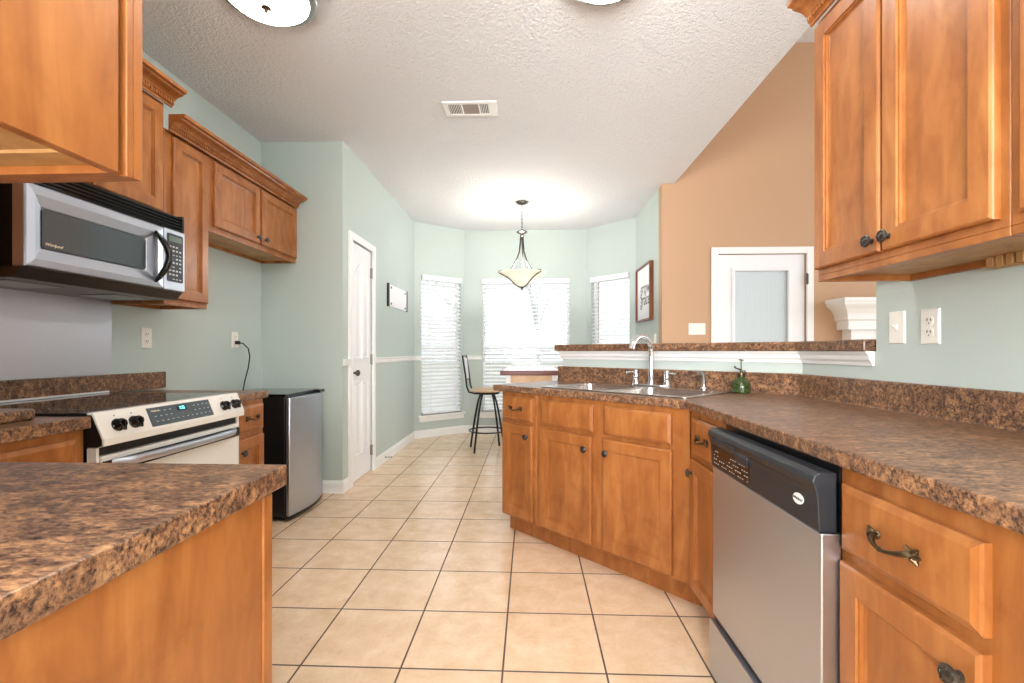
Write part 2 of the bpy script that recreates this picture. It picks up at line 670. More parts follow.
# base boards and chair rail
BP = [(0, 0), (.014, 0), (.014, .075), (.009, .09), (.005, .1), (0, .1)]
CR = [(0, 1.0), (.012, 1.0), (.02, 1.012), (.02, 1.035), (.028, 1.045), (.028, 1.055), (0, 1.055)]
struct(MB().sweep([(XL, YR), (XD, YR), (XD, 3.69)], BP), 'baseboard_left', M['white_trim'])
struct(MB().sweep([(XD, 4.31), BA, BB, BC, BD, (XR, YB)], BP), 'baseboard_nook', M['white_trim'])
struct(MB().sweep([(XR - .001, YB), (1.78, YB)], BP), 'baseboard_living', M['white_trim'])
da = Vector(BB) - Vector(BA)
da.normalize()
db = Vector(BD) - Vector(BC)
db.normalize()
pa = lambda u: (BA[0] + da.x * u, BA[1] + da.y * u)
pb = lambda u: (BC[0] + db.x * u, BC[1] + db.y * u)
struct(MB().sweep([(XD, 3.585), (XD, 3.69)], CR), 'trim_1', M['white_trim'])
struct(MB().sweep([(XD, 4.31), BA, pa(.10)], CR), 'trim_2', M['white_trim'])
struct(MB().sweep([pa(.70), BB, (BB[0] + .245, BB[1])], CR), 'trim_3', M['white_trim'])
struct(MB().sweep([(BB[0] + 1.445, BB[1]), BC, pb(.07)], CR), 'trim_4', M['white_trim'])
struct(MB().sweep([pb(.68), BD, (XR, YB + .01)], CR), 'trim_5', M['white_trim'])

# bar top with white moulding below it
CAPF = .04
fr = lambda off: (3.56 - off * 1.41421)          # x+y of a line set off to the kitchen side
cs = fr(CAPF)
xk = XR - CAPF
cap = [(xk, 1.80), (XR + TH + .16, 1.80), (XR + TH + .16, 2.26 + .28 * math.tan(math.radians(22.5))),
       (kl[0] + .28 * .7071 - .035, kl[1] + .28 * .7071 + .035), (kl[0] - .04 * .7071 - .035, kl[1] - .04 * .7071 + .035), (xk, cs - xk)]
bar = MB().prism(cap, 1.118, 1.164).build('raised_bar_counter', M['lam'], None, bevel=.006)
tag(bar, 'raised speckled brown laminate bar ledge capping the low wall behind the sink', 'countertop')
prof = [(0, 1.062), (.006, 1.062), (.010, 1.076), (.018, 1.086), (.021, 1.100), (.030, 1.112), (.033, 1.1175), (0, 1.1175)]
struct(MB().sweep([(kl[0] + .12, kl[1] + .12), kl, BEND, (XR, 1.80)], prof), 'trim_6', M['white_trim'])

# exterior
struct(MB().box(-30, 30, 6.5, 60, -.4, -.2), 'ground_outside', M['ground'])
struct(MB().box(.80, .955, 6.47, 6.60, -.2, 2.9), 'wall_outside_brick', M['brick'])


def tree(x, y, h, seed, label):
    random.seed(seed)
    mb = MB()

    def br(p, d, l, r, n):
        pts = [p]
        q = p.copy()
        for i in range(4):
            d = (d + Vector((random.uniform(-.18, .18), random.uniform(-.18, .18), random.uniform(-.03, .14)))).normalized()
            q = q + d * l / 4
            pts.append(q.copy())
        mb.tube(pts, [r * (1 - .13 * i) for i in range(5)], 5)
        if n > 0:
            for k in range(3):
                j = random.choice((2, 3, 4))
                nd = (d + Vector((random.uniform(-.9, .9), random.uniform(-.9, .9), random.uniform(-.1, .5)))).normalized()
                br(pts[j], nd, l * .66, r * .5, n - 1)
    br(Vector((0, 0, 0)), Vector((0, 0, 1)), h, .07, 4)
    o = mb.build('bare_tree', M['bark'], None, loc=(x, y, -.25))
    tag(o, label, 'tree', 'bare trees outside the middle window')


tree(-1.6, 14.5, 2.6, 3, 'leftmost pale bare tree seen through the wide middle blind')
tree(.3, 16.0, 3.0, 11, 'pale bare tree outside, seen through the centre of the middle blind')
tree(1.7, 14.0, 2.5, 21, 'pale bare tree outside toward the right edge of the middle window')

# ------------------------------------------------------------------ doors
# pantry door on the left nook wall, faces +x
d = empty('door_1', (XD, 3.75, 0), PI / 2)
d['kind'] = 'structure'


def casing(parent, x0, x1, zt, w=.06, t=.018):
    mb = MB()
    pr = [(0, t * .5), (w * .3, t * .75), (w, t)]
    mb.box(x0 - w, x0, -t, 0, 0, zt + w).box(x1, x1 + w, -t, 0, 0, zt + w).box(x0, x1, -t, 0, zt, zt + w)
    mb.box(x0 - .012, x0, -t - .004, -t + .001, 0, zt + .012).box(x1, x1 + .012, -t - .004, -t + .001, 0, zt + .012)
    return mb.build('casing', M['white_trim'], parent, bevel=.004)


casing(d, -.005, .505, 2.04)
# leaf with four raised panels, the upper pair arched
mb = MB()
mb.box(0, .5, .012, .045, .012, 2.035)
leaf = mb.build('door_leaf', M['white_door'], d, bevel=.002)


def arch_panel(x0, x1, z0, z1, rise, side, name='panel'):
    """raised panel outline, arch rising to one side"""
    def ol(i):
        pts = [(x0 + i, z0 + i), (x1 - i, z0 + i)]
        n = 8
        for k in range(n + 1):
            f = k / n
            x = (x1 - i) + ((x0 + i) - (x1 - i)) * f
            g = (1 - f) if side > 0 else f
            pts.append((x, z1 - i - rise + rise * (.5 - .5 * math.cos(PI * g)) if rise else z1 - i))
        return pts
    mb = MB()
    rings = []
    for i, dd in ((0, .0125), (.006, .004), (.014, .0045), (.03, .0115), (.034, .0115)):
        pass
    prev = None
    for i, y in ((0, .0121), (.003, .002), (.012, .002), (.022, .0118), (.040, .003)):
        ring = [mb.bm.verts.new((p[0], y, p[1])) for p in ol(i)]
        if prev:
            for k in range(len(ring)):
                j = (k + 1) % len(ring)
                mb.bm.faces.new((prev[k], prev[j], ring[j], ring[k]))
        prev = ring
    mb.bm.faces.new(prev)
    return mb.build(name, M['white_door'], d)


arch_panel(.075, .235, 1.05, 1.88, .10, 1)
arch_panel(.265, .425, 1.05, 1.88, .10, -1)
arch_panel(.075, .235, .22, .86, 0, 1)
arch_panel(.265, .425, .22, .86, 0, 1)
MB().lathe([(.0, 0), (.024, .0), (.024, .006), (.009, .01), (.009, .03), (.02, .038), (.027, .05), (.024, .062), (.012, .068), (0, .068)],
           (.045, .012, .935), (0, -1, 0), 18).build('door_handle', M['pewter'], d, smooth=True)
for z in (.2, 1.04, 1.84):
    MB().box(.485, .505, .001, .012, z - .045, z + .045).tube([(.503, -.003, z - .05), (.503, -.003, z + .05)], .006, 8).build('hinge', M['nickel'], d)

# living room door with a fabric-covered glass, faces -y
d = empty('door_2', (1.84, YB, 0), 0)
d['kind'] = 'structure'
casing(d, -.0, .85, 2.07, .065)
mb = MB().loops(.008, .842, .01, 2.065, .012, [(0, .04), (0, 0), (.14, 0), (.148, .010), (.16, .010), (.162, .02)])
mb.build('door_leaf', M['white_door'], d)
mb = MB().loops(.14, .71, .14, 1.935, 0, [(0, .012), (0, .0), (.02, -.004), (.03, .0), (.032, .012)])
# keep only the ring, not the middle
mb.bm.faces.ensure_lookup_table()
mid = [f for f in mb.bm.faces if f.calc_area() > .7]
bmesh.ops.delete(mb.bm, geom=mid, context='FACES_ONLY')
mb.build('glass_bead', M['white_door'], d)
MB().box(.17, .68, .020, .022, .17, 1.905).build('door_pane', M['glass'], d)
mb = MB()
pts = []
n = 60
for k in range(n + 1):
    x = .172 + .506 * k / n
    pts.append((x, .0285 + .0022 * math.sin(k * 1.9)))
mb.prism(pts + [(p[0], p[1] + .0015) for p in pts[::-1]], .18, 1.90)
mb.build('door_curtain', M['curtain'], d, smooth=True)
for z in (1.82, .95):
    MB().box(.842, .862, -.022, -.016, z - .05, z + .05).tube([(.846, -.024, z - .055), (.846, -.024, z + .055)], .006, 8).build('hinge', M['pewter'], d)

# fireplace mantel on the tan wall
m_ = empty('fireplace_mantel', (2.93, YB, 0), 0, 'white fireplace mantel with stepped crown against the tan wall', 'mantel')
W_ = 1.5
MB().box(.10, .32, -.13, 0, 0, 1.36).box(W_ - .32, W_ - .10, -.13, 0, 0, 1.36).box(.32, W_ - .32, -.13, 0, 1.02, 1.36).build('surround', M['white_trim'], m_, bevel=.004)
pr = [(0, 1.32), (.03, 1.32), (.03, 1.40), (.05, 1.415), (.052, 1.44), (.06, 1.47), (.085, 1.51), (.12, 1.54), (.13, 1.555), (.13, 1.575), (.0, 1.575)]
MB().sweep([(.08, 0), (.08, -.14), (W_ - .08, -.14), (W_ - .08, 0)], pr).build('crown', M['white_trim'], m_)
MB().box(-.065, W_ + .065, -.29, 0, 1.575, 1.61).build('shelf', M['white_trim'], m_, bevel=.005)
MB().box(.32, W_ - .32, -.03, -.001, 0, 1.02).build('firebox', M['black'], m_)

# ------------------------------------------------------------------ cabinets
DOOR = [(0, .02), (0, .006), (.002, .003), (.006, 0), (.053, 0), (.054, .005), (.059, .0055), (.060, .012), (.067, .0145), (.069, .0145)]
DRAW = [(0, .02), (0, .008), (.004, .005), (.014, 0), (.015, 0)]


def knob_mb(x, y, z):
    mb = MB().lathe([(.009, 0), (.009, .002), (.006, .004), (.006, .010), (.013, .013), (.0175, .016), (.0175, .019), (.015, .021), (.008, .0205), (.0055, .0225), (0, .0232)],
                    (x, y, z), (0, -1, 0), 18)
    for k in range(8):
        a = 2 * PI * k / 8
        mb.lathe([(0.0028, 0), (.0022, .0022), (0, .003)], (x + .0125 * math.cos(a), y - .0205, z + .0125 * math.sin(a)), (0, -1, 0), 6)
    return mb


def pull_mb(x, y, z, w=.088):
    mb = MB()
    pts = []
    rs = []
    n = 14
    for k in range(n + 1):
        f = k / n
        xx = x - w / 2 + w * f
        g = math.sin(PI * f)
        pts.append((xx, y - .006 - .022 * g ** .6, z - .010 * g))
        rs.append(.0038 + .004 * abs(2 * f - 1) ** 3)
    mb.tube(pts, rs, 8)
    for sgn in (-1, 1):
        ex = x + sgn * w / 2
        mb.lathe([(.0, 0), (.0085, 0), (.0085, .004), (.005, .009), (0, .011)], (ex, y, z), (0, -1, 0), 10)
        for q in (-1, 0, 1):   # leaf lobes
            a = q * .75
            c0 = Vector((ex, y - .004, z))
            c1 = c0 + Vector((sgn * math.cos(a) * .019, -.003, math.sin(a) * .019))
            mb.tube([c0, (c0 + c1) / 2 + Vector((0, -.003, 0)), c1], [.004, .0066, .0022], 7)
        mb.tube([(ex, y - .003, z), (ex - sgn * .012, y - .008, z + .011), (ex - sgn * .018, y - .006, z + .006)], [.003, .0028, .0012], 6)
    mb.tube([(x - .008, y - .028, z - .010), (x, y - .028, z - .010), (x + .008, y - .028, z - .010)], [.003, .0052, .003], 8)
    return mb


def add_door(root, x0, x1, z0, z1, yf, knob=None, label=None):
    o = MB().loops(x0, x1, z0, z1, yf, DOOR).build('door', M['wood'], root)
    if knob:
        knob_mb(knob[0], yf, knob[1]).build('knob', M['pewter'], o, smooth=True)
    return o


def add_drawer(root, x0, x1, z0, z1, yf, pull=True):
    o = MB().loops(x0, x1, z0, z1, yf, DRAW).build('drawer', M['wood'], root)
    if pull:
        pull_mb((x0 + x1) / 2, yf, (z0 + z1) / 2 + .003).build('pull', M['brass'], o, smooth=True)
    return o


def carcass(root, w, depth, z0, z1, toe=True, under=False):
    """local x 0..w, y 0 (face) .. depth"""
    mb = MB()
    if toe:
        mb.box(0, w, 0, depth, .11, z1)
        mb.box(0, w, .065, depth, 0, .11)
    elif under:
        t = .018
        mb.box(0, w, 0, depth, z0 + .02, z1)
        mb.box(0, w, 0, .02, z0, z0 + .02).box(0, t, .02, depth, z0, z0 + .02).box(w - t, w, .02, depth, z0, z0 + .02).box(t, w - t, depth - .02, depth, z0, z0 + .02)
    else:
        mb.box(0, w, 0, depth, z0, z1)
    return mb.build('cabinet_body', M['wood'], root, bevel=.0015, seg=1)


def under_panel(root, w, depth, z0):
    return MB().box(.018, w - .018, .02, depth - .02, z0 + .0185, z0 + .0201).build('underside_panel', M['raw_wood'], root)


DT = .02
# --- sink run at 45 degrees; door faces on x+y = 2.68
rz = -PI / 4
o0 = Vector((-.188 + .01414, 2.868 + .01414))      # carcass face, left end
dx = Vector((math.cos(rz), math.sin(rz)))
fy = -DT

c = empty('base_cabinet', (o0.x, o0.y, 0), rz, 'narrow wooden base cabinet with one drawer at the free left end of the sink run', 'cabinet', 'base cabinets of the sink run')
carcass(c, .30, .56, .11, .869)
add_drawer(c, .016, .274, .704, .842, fy)
add_door(c, .016, .274, .125, .681, fy, (.235, .615))
p = o0 + dx * .30
c = empty('base_cabinet', (p.x, p.y, 0), rz, 'wide two-door wooden sink cabinet with two blank drawer fronts below the sink', 'cabinet', 'base cabinets of the sink run')
mbc = MB()
mbc.box(0, .918, 0, .018, .11, .869).box(0, .018, .018, .56, .11, .869).box(.018, .9, .018, .56, .11, .13).box(0, .935, .065, .08, 0, .11).box(.018, .60, .54, .56, .13, .869).box(.882, .9, .018, .2, .13, .869)
mbc.build('cabinet_body', M['wood'], c, bevel=.0015, seg=1)
o_ = add_drawer(c, .042, .408, .704, .842, fy, False)
o_ = add_drawer(c, .476, .838, .704, .842, fy, False)
add_door(c, .032, .400, .125, .681, fy, (.365, .612))
add_door(c, .470, .842, .125, .681, fy, (.497, .612))
# --- straight run on the right, door faces x = .67; local x runs towards the camera
rr = -PI / 2
c = empty('base_cabinet', (.69, 2.012, 0), rr, 'slim wooden cabinet squeezed between the sink corner and the dishwasher', 'cabinet', 'base cabinets of the right run')
carcass(c, .352, .58, .11, .869)
add_drawer(c, .05, .33, .690, .842, fy)
add_door(c, .035, .33, .125, .668, fy, (.062, .612))
c = empty('base_cabinet', (.69, 1.052, 0), rr, 'wooden drawer and door cabinet on the near side of the dishwasher', 'cabinet', 'base cabinets of the right run')
carcass(c, .422, .58, .11, .869)
add_drawer(c, .018, .334, .690, .832, fy)
add_door(c, .018, .334, .125, .665, fy, (.304, .612))
# --- counter with a sink cut-out
def poly_hole(outer, holes, z0, z1):
    mb = MB()
    bm = mb.bm
    allr = []
    for z in (z0, z1):
        edges = []
        rings = []
        for pl in [outer] + holes:
            vs = [bm.verts.new((p[0], p[1], z)) for p in pl]
            rings.append(vs)
            for i in range(len(vs)):
                edges.append(bm.edges.new((vs[i], vs[(i + 1) % len(vs)])))
        bmesh.ops.triangle_fill(bm, use_beauty=True, use_dissolve=False, edges=edges)
        allr.append(rings)
    for a, b in zip(*allr):
        for i in range(len(a)):
            j = (i + 1) % len(a)
            bm.faces.new((a[i], a[j], b[j], b[i]))
    # dissolve coplanar triangles
    bmesh.ops.dissolve_limit(bm, angle_limit=.001, verts=bm.verts, edges=bm.edges)
    return mb


K = .9075
SC = Vector((.551, 2.573))
ex = Vector((.70711, -.70711))
ey = Vector((.70711, .70711))
S2 = lambda u, v: tuple(SC + ex * u + ey * v)
ct = empty('countertop', (0, 0, 0), 0, 'long speckled brown laminate counter running from the sink along the right wall', 'countertop')
outer = [(-.235, 2.905), (.665, 2.005), (.665, -.35), (1.30, -.35), (1.30, 2.26), (.21, 3.35)]
hole = [S2(-.42, -.235), S2(.43, -.235), S2(.43, .25), S2(-.42, .25)]
poly_hole(outer, [hole], K - .038, K).build('counter_slab', M['lam'], ct, bevel=.005, seg=3)
s0 = 3.56
spl = MB()
sx = XR - .02
s1 = s0 - .02 * 1.41421
spl.prism([(XR, -.35), (XR, 2.26), (.21, 3.35), (.21 - .01414, 3.35 - .01414), (sx, s1 - sx), (sx, -.35)], K - .0005, K + .103)
spl.build('backsplash', M['lam'], ct, bevel=.006)
spl = MB().sweep([(.21 - .0145, 3.35 - .0145), (sx, s1 - sx), (sx, -.35)], [(0, K + .0002), (.004, K + .0002), (0, K + .005)])
spl.build('caulk_line', M['lam'], ct)

# left counters, K = .90
KL = .90
ct = empty('countertop', (0, 0, 0), 0, 'brown speckled laminate counter filling the lower left foreground beside the range', 'countertop')
MB().prism([(XL, .222), (-.464, .222), (-.464, .866), (-1.45, .866), (-1.45, 1.472), (XL, 1.472)], KL - .036, KL + .003).build('counter_slab', M['lam'], ct, bevel=.003, seg=2)
MB().box(XL, XL + .02, .864, 1.472, KL - .0005, KL + .10).build('backsplash', M['lam'], ct, bevel=.004)
c2 = empty('countertop', (0, 0, 0), 0, 'short piece of brown laminate counter between the range and the mini fridge', 'countertop')
MB().box(XL, -1.45, 2.228, 2.51, KL - .038, KL).build('counter_slab', M['lam'], c2, bevel=.006)
o = MB().box(XL, XL + .02, 1.474, 2.60, KL + .006, KL + .10).build('range_backsplash', M['lam'], None, bevel=.004)
tag(o, 'brown speckled laminate backsplash strip on the wall behind the range', 'backsplash')
o = MB().prism([(-2.05, .90), (-1.55, .90), (-1.55, 1.385), (-1.575, 1.41), (-2.05, 1.41)], KL + .004, KL + .037).build('laminate_board', M['lam'], None, bevel=.008, seg=3)
tag(o, 'thick laminate board lying on the counter left of the range', 'board')

# foreground peninsula cabinet, doors face +y (towards the range); finished end faces +x
c = empty('base_cabinet', (-.480, .822, 0), PI, 'wooden cabinet whose plain end panel fills the lower left foreground', 'cabinet', 'base cabinets of the left run')
MB().box(0, .96, 0, .57, .11, KL - .038).box(0, .96, .05, .57, 0, .11).build('cabinet_body', M['wood'], c, bevel=.0015, seg=1)
MB().box(-.004, .0, .022, .57, .0, KL - .04).build('end_panel', M['wood'], c)
MB().box(-.008, .0, -.008, .02, .0, KL - .04).build('corner_strip', M['wood'], c, bevel=.003)
add_drawer(c, .04, .44, .70, .835, fy)
add_drawer(c, .48, .90, .70, .835, fy)
add_door(c, .04, .44, .125, .67, fy, (.40, .61))
add_door(c, .48, .90, .125, .67, fy, (.52, .61))
c = empty('base_cabinet', (-1.475, .87, 0), PI / 2, 'corner cabinet under the counter immediately left of the range', 'cabinet', 'base cabinets of the left run')
carcass(c, .60, .63, .11, KL - .038)
add_drawer(c, .20, .565, .70, .835, fy)
add_door(c, .20, .565, .125, .67, fy, (.24, .61))
c = empty('base_cabinet', (-1.475, 2.232, 0), PI / 2, 'narrow cabinet with drawer and door between range and mini fridge', 'cabinet', 'base cabinets of the left run')
carcass(c, .262, .63, .11, KL - .038)
add_drawer(c, .018, .245, .70, .835, fy)
add_door(c, .018, .245, .125, .67, fy, (.05, .60))

# --- upper cabinets, left wall: face x = -1.83
ZB = 1.357
G = 'upper cabinets on the left wall'
c = empty('wall_cabinet', (-1.85, 1.486, 0), PI / 2, 'taller raised wooden wall cabinet mounted above the microwave', 'cabinet', G)
MB().box(0, .776, 0, .28, 1.787, 2.37).build('cabinet_body', M['wood'], c, bevel=.0015, seg=1)
add_door(c, .01, .375, 1.815, 2.345, fy, (.345, 1.86))
add_door(c, .385, .75, 1.815, 2.345, fy, (.415, 1.86))
c = empty('wall_cabinet', (-1.85, 1.03, 0), PI / 2, 'wooden wall cabinet left of the microwave, mostly hidden by the foreground cabinet', 'cabinet', G)
carcass(c, .448, .28, ZB, 2.25, False, True)
add_door(c, .01, .438, ZB + .025, 2.23, fy, (.05, 1.42))
c = empty('wall_cabinet', (-1.85, 2.264, 0), PI / 2, 'tall narrow single-door wall cabinet to the right of the microwave', 'cabinet', G)
carcass(c, .310, .28, ZB, 2.25, False, True)
under_panel(c, .310, .28, ZB)
add_door(c, .045, .300, ZB + .03, 2.225, fy)
c = empty('wall_cabinet', (-1.85, 2.576, 0), PI / 2, 'short two-door wall cabinet over the mini fridge gap', 'cabinet', G)
carcass(c, 1.002, .28, 1.81, 2.25, False, True)
under_panel(c, 1.002, .28, 1.81)
add_door(c, .045, .490, 1.845, 2.225, fy, (.462, 1.885))
add_door(c, .522, .985, 1.845, 2.225, fy, (.550, 1.885))

CROWN = [(0, .0), (.008, .0), (.010, .010), (.016, .012), (.016, .030), (.022, .033), (.028, .040), (.040, .048), (.058, .054), (.066, .058),
         (.068, .064), (.082, .066), (.085, .070), (.085, .083), (0, .083)]


def crown(path, zb, label):
    e = empty('crown_molding', (path[0][0], path[0][1], 0), 0, label, 'molding')
    pth = [(p[0] - path[0][0], p[1] - path[0][1]) for p in path]
    MB().sweep(pth, [(o, zb + z) for o, z in CROWN]).build('crown_profile', M['wood'], e)
    mb = MB()
    for a, b in zip(pth, pth[1:]):
        a = Vector(a)
        b = Vector(b)
        dd = (b - a)
        Ls = dd.length
        dd.normalize()
        nn = Vector((dd.y, -dd.x))
        k = .008
        while k < Ls - .008:
            q = a + dd * k + nn * .0155
            r2 = q + dd * .008
            s_ = nn * .007
            mb.prism([tuple(q), tuple(r2), tuple(r2 + s_), tuple(q + s_)], zb + .014, zb + .029)
            k += .015
    mb.build('dentil_row', M['wood'], e)
    return e


crown([(-1.83, 1.482), (-1.83, 2.285)], 2.359, 'dentil crown molding on top of the raised cabinet above the microwave')
crown([(-1.83, 2.268), (-1.83, 3.555)], 2.235, 'long dentil crown molding over the narrow and short wall cabinets')

# --- upper cabinet on the right wall, face x = .97
G = 'upper cabinets on the right wall'
c = empty('wall_cabinet', (.99, 1.630, 0), rr, 'two-door wooden wall cabinet on the right wall beside the opening', 'cabinet', G)
carcass(c, .637, .31, ZB, 2.25, False, True)
under_panel(c, .637, .31, ZB)
add_door(c, .006, .300, ZB + .04, 2.222, fy, (.276, 1.432))
add_door(c, .310, .618, ZB + .04, 2.222, fy, (.337, 1.432))
mb = MB()
for k in range(4):
    mb.box(.31 + k * .026, .326 + k * .026, .262, .289, ZB - .010, ZB + .0185)
mb.box(.302, .412, .288, .294, ZB - .012, ZB + .0185)
mb.build('corner_blocks', M['raw_wood'], c)
c = empty('wall_cabinet', (.99, .991, 0), rr, 'nearer wall cabinet cut off by the right picture edge', 'cabinet', G)
carcass(c, .60, .31, ZB, 2.25, False, True)
under_panel(c, .60, .31, ZB)
add_door(c, .03, .29, ZB + .04, 2.222, fy, (.262, 1.432))
add_door(c, .31, .57, ZB + .04, 2.222, fy, (.337, 1.432))
crown([(.97, 1.63), (.97, .391)], 2.235, 'dentil crown molding on top of the right wall cabinets')

# --- foreground upper cabinet, doors face +y, end panel faces +x
c = empty('wall_cabinet', (-.554, .621, 0), PI, 'large wooden wall cabinet seen from its side in the upper left foreground', 'cabinet')
z0 = ZB + .003
mb = MB()
mb.box(0, .016, .020, .40, z0, 2.27).box(.884, .90, .020, .40, z0, 2.27).box(.016, .884, .020, .40, z0 + .018, 2.27)
mb.build('cabinet_body', M['wood'], c, bevel=.001, seg=1)
MB().box(.010, .89, .0081, .0199, z0, 2.27).build('frame_groove', M['wood'], c)
MB().box(.0, .90, -.003, .008, z0, 2.27).build('face_frame', M['wood'], c, bevel=.001, seg=1)
MB().box(.016, .884, .0201, .060, z0 + .011, z0 + .018).build('nailing_rail', M['raw_wood'], c)
MB().box(.0162, .8838, .06, .40, z0 + .0155, z0 + .0179).build('underside_panel', M['raw_wood'], c)
add_door(c, .0, .44, z0 + .002, 2.25, -.0235, (.40, 1.42))
add_door(c, .45, .89, z0 + .002, 2.25, -.0235, (.48, 1.42))

# ------------------------------------------------------------------ sink, faucet
s = empty('kitchen_sink', (SC.x, SC.y, K), rz, 'double-bowl stainless drop-in sink in the angled counter', 'sink')


def rrect(x0, x1, y0, y1, r, n=5):
    pts = []
    for cx, cy, a0 in ((x1 - r, y0 + r, -PI / 2), (x1 - r, y1 - r, 0), (x0 + r, y1 - r, PI / 2), (x0 + r, y0 + r, PI)):
        for k in range(n + 1):
            a = a0 + PI / 2 * k / n
            pts.append((cx + r * math.cos(a), cy + r * math.sin(a)))
    return pts


bl = [(-.405, -.012, -.225, .150), (.012, .42, -.225, .150)]
poly_hole(rrect(-.445, .460, -.262, .283, .03), [rrect(*b, .06) for b in bl], .0005, .006).build('sink_rim', M['sink_steel'], s, bevel=.002)
for b in bl:
    mb = MB()
    prev = None
    for ins, z in ((-.0, .006), (.003, -.004), (.012, -.15), (.03, -.175), (.06, -.18)):
        ring = [mb.bm.verts.new((p[0], p[1], z)) for p in rrect(b[0] + ins, b[1] - ins, b[2] + ins, b[3] - ins, max(.06 - ins * .3, .02))]
        if prev:
            for k in range(len(ring)):
                j = (k + 1) % len(ring)
                mb.bm.faces.new((prev[k], prev[j], ring[j], ring[k]))
        prev = ring
    mb.bm.faces.new(prev)
    ob = mb.build('sink_bowl', M['sink_steel'], s, smooth=True)
    cx, cy = (b[0] + b[1]) / 2, (b[2] + b[3]) / 2
    MB().lathe([(.0, 0), (.032, 0), (.04, .004), (.042, .004), (.042, 0), (.0, -.001)], (cx, cy, -.1795), (0, 0, 1), 20).build('drain', M['chrome'], ob, smooth=True)

f = empty('kitchen_faucet', (SC.x + ey.x * .217, SC.y + ey.y * .217, K + .006), rz, 'chrome gooseneck faucet with two lever handles on the sink', 'faucet')
MB().prism(rrect(-.125, .125, -.024, .024, .022), 0.0005, .012).build('deck_plate', M['chrome'], f, bevel=.003)
pts = [(0, 0, .012), (0, 0, .05), (0, 0, .12), (0, .003, .17)]
for k in range(1, 12):
    a = PI * k / 11 * .93
    pts.append((0, .004 - .105 + .105 * math.cos(a), .195 + .092 * math.sin(a)))
rs = [.018, .017, .0165, .016] + [.0155] * 9 + [.0155, .0165]
sp = MB().tube(pts, rs, 14).lathe([(.022, 0), (.022, .006), (.017, .02), (.0165, .03)], (0, 0, .012))
sp.build('spout', M['chrome'], f, smooth=True)
for sgn in (-1, 1):
    mb = MB().lathe([(.022, 0), (.022, .006), (.016, .018), (.014, .03), (.017, .036), (.017, .048), (.012, .06), (.014, .068), (.012, .08), (0, .084)], (sgn * .1, 0, .012), (0, 0, 1), 18)
    mb.tube([(sgn * .1, 0, .076), (sgn * .125, -.004, .078), (sgn * .160, -.008, .074)], [.006, .0055, .008], 10)
    mb.build('handle', M['chrome'], f, smooth=True)
f = empty('side_sprayer', (SC.x + ex.x * .31 + ey.x * .222, SC.y + ex.y * .31 + ey.y * .222, K + .006), rz, 'chrome side sprayer standing at the right end of the sink rim', 'sprayer')
MB().lathe([(.021, 0.0005), (.021, .005), (.014, .012), (.013, .022)], (0, 0, 0), (0, 0, 1), 16).build('base', M['chrome'], f, smooth=True)
MB().tube([(0, 0, .018), (0, 0, .05), (-.002, -.004, .078), (-.012, -.016, .090), (-.022, -.028, .090)], [.010, .0115, .013, .013, .011], 12).build('spray_head', M['nickel'], f, smooth=True)

# green glass plant mister
b = empty('glass_mister', (1.062, 2.372, K), .3, 'squat green glass mister bottle with brass pump by the backsplash', 'mister')
MB().lathe([(0, .001), (.038, .001), (.043, .006), (.044, .03), (.042, .05), (.034, .064), (.02, .073), (.016, .08), (.016, .088)], (0, 0, 0), (0, 0, 1), 28).build('glass_body', M['bottle_glass'], b, smooth=True)
h = MB().lathe([(.018, .086), (.019, .092), (.018, .1), (.008, .104), (.006, .12), (0, .121)], (0, 0, 0), (0, 0, 1), 16)
h.tube([(0, 0, .118), (-.012, 0, .120), (-.034, 0, .127), (-.040, 0, .134)], [.004, .004, .0035, .005], 8).tube([(0, 0, .118), (0, 0, .165)], .0025, 8)
h.tube([(-.012, 0, .168), (.012, 0, .165)], .003, 8).tube([(.006, 0, .11), (.022, 0, .112), (.026, 0, .104)], .003, 8)
h.build('spray_pump', M['brass'], b, smooth=True)

# ------------------------------------------------------------------ dishwasher (front x = .635)
d = empty('dishwasher', (.635, 1.636, 0), rr, 'stainless dishwasher with black control console under the right counter', 'dishwasher')
w = .60
MB().box(-.006, w + -.02 + .003, .05, .60, .10, .865).build('tub_body', M['black'], d)
dp = MB().box(0, w, 0, .045, .208, .720).build('door_panel', M['steel'], d, bevel=.004)
con = MB().extrude_x([(-.004, .724), (-.008, .80), (-.012, .815), (-.018, .832), (-.014, .846), (-.002, .853), (.034, .853), (.034, .722), (0.0, .722)], 0, w)
con.build('control_console', M['console'], d, bevel=.0025)
MB().extrude_x([(-.0052, .734), (-.0090, .798), (-.005, .798), (-.002, .734)], .022, .285).build('display_glass', M['black_gloss'], d)
mb = MB()
random.seed(5)
for k in range(17):
    for r_ in range(4):
        if (k + r_) % 4 == 3 or (r_ > 1 and 2 < k < 8):
            continue
        x = .030 + k * .0148
        z = .739 + r_ * .0135
        yy = -.0052 - (z - .734) * .0594 - .0014
        mb.box(x, x + .0075, yy, yy + .001, z, z + (.0022 if r_ % 2 else .0014))
mb.build('button_marks', M['button'], d)
MB().extrude_x([(-.0075, .805), (-.010, .812), (-.021, .812), (-.021, .824), (-.010, .826)], .05, .20).build('latch_handle', M['console'], d, bevel=.001)
MB().extrude_x([(-.0065, .792), (-.0115, .816), (-.016, .806), (-.0125, .782)], .205, .285).build('latch_lever', M['console'], d, bevel=.002)
MB().box(.29, .555, -.0125, -.0105, .8135, .8165).build('vent_slot', M['slot'], d)
bd = MB().lathe([(0, 0), (.021, 0), (.021, .0015), (0, .002)], (.53, -.0080, .775), (0, -1, 0.06), 28).build('logo_badge', M['badge'], d)
for v in bd.data.vertices:
    v.co.z = .775 + (v.co.z - .775) * .6
text('logo_lettering', 'Whirlpool', .009, M['badge_ink'], d, (.53, -.0106, .775), (PI / 2, 0, 0), .3, .0003)
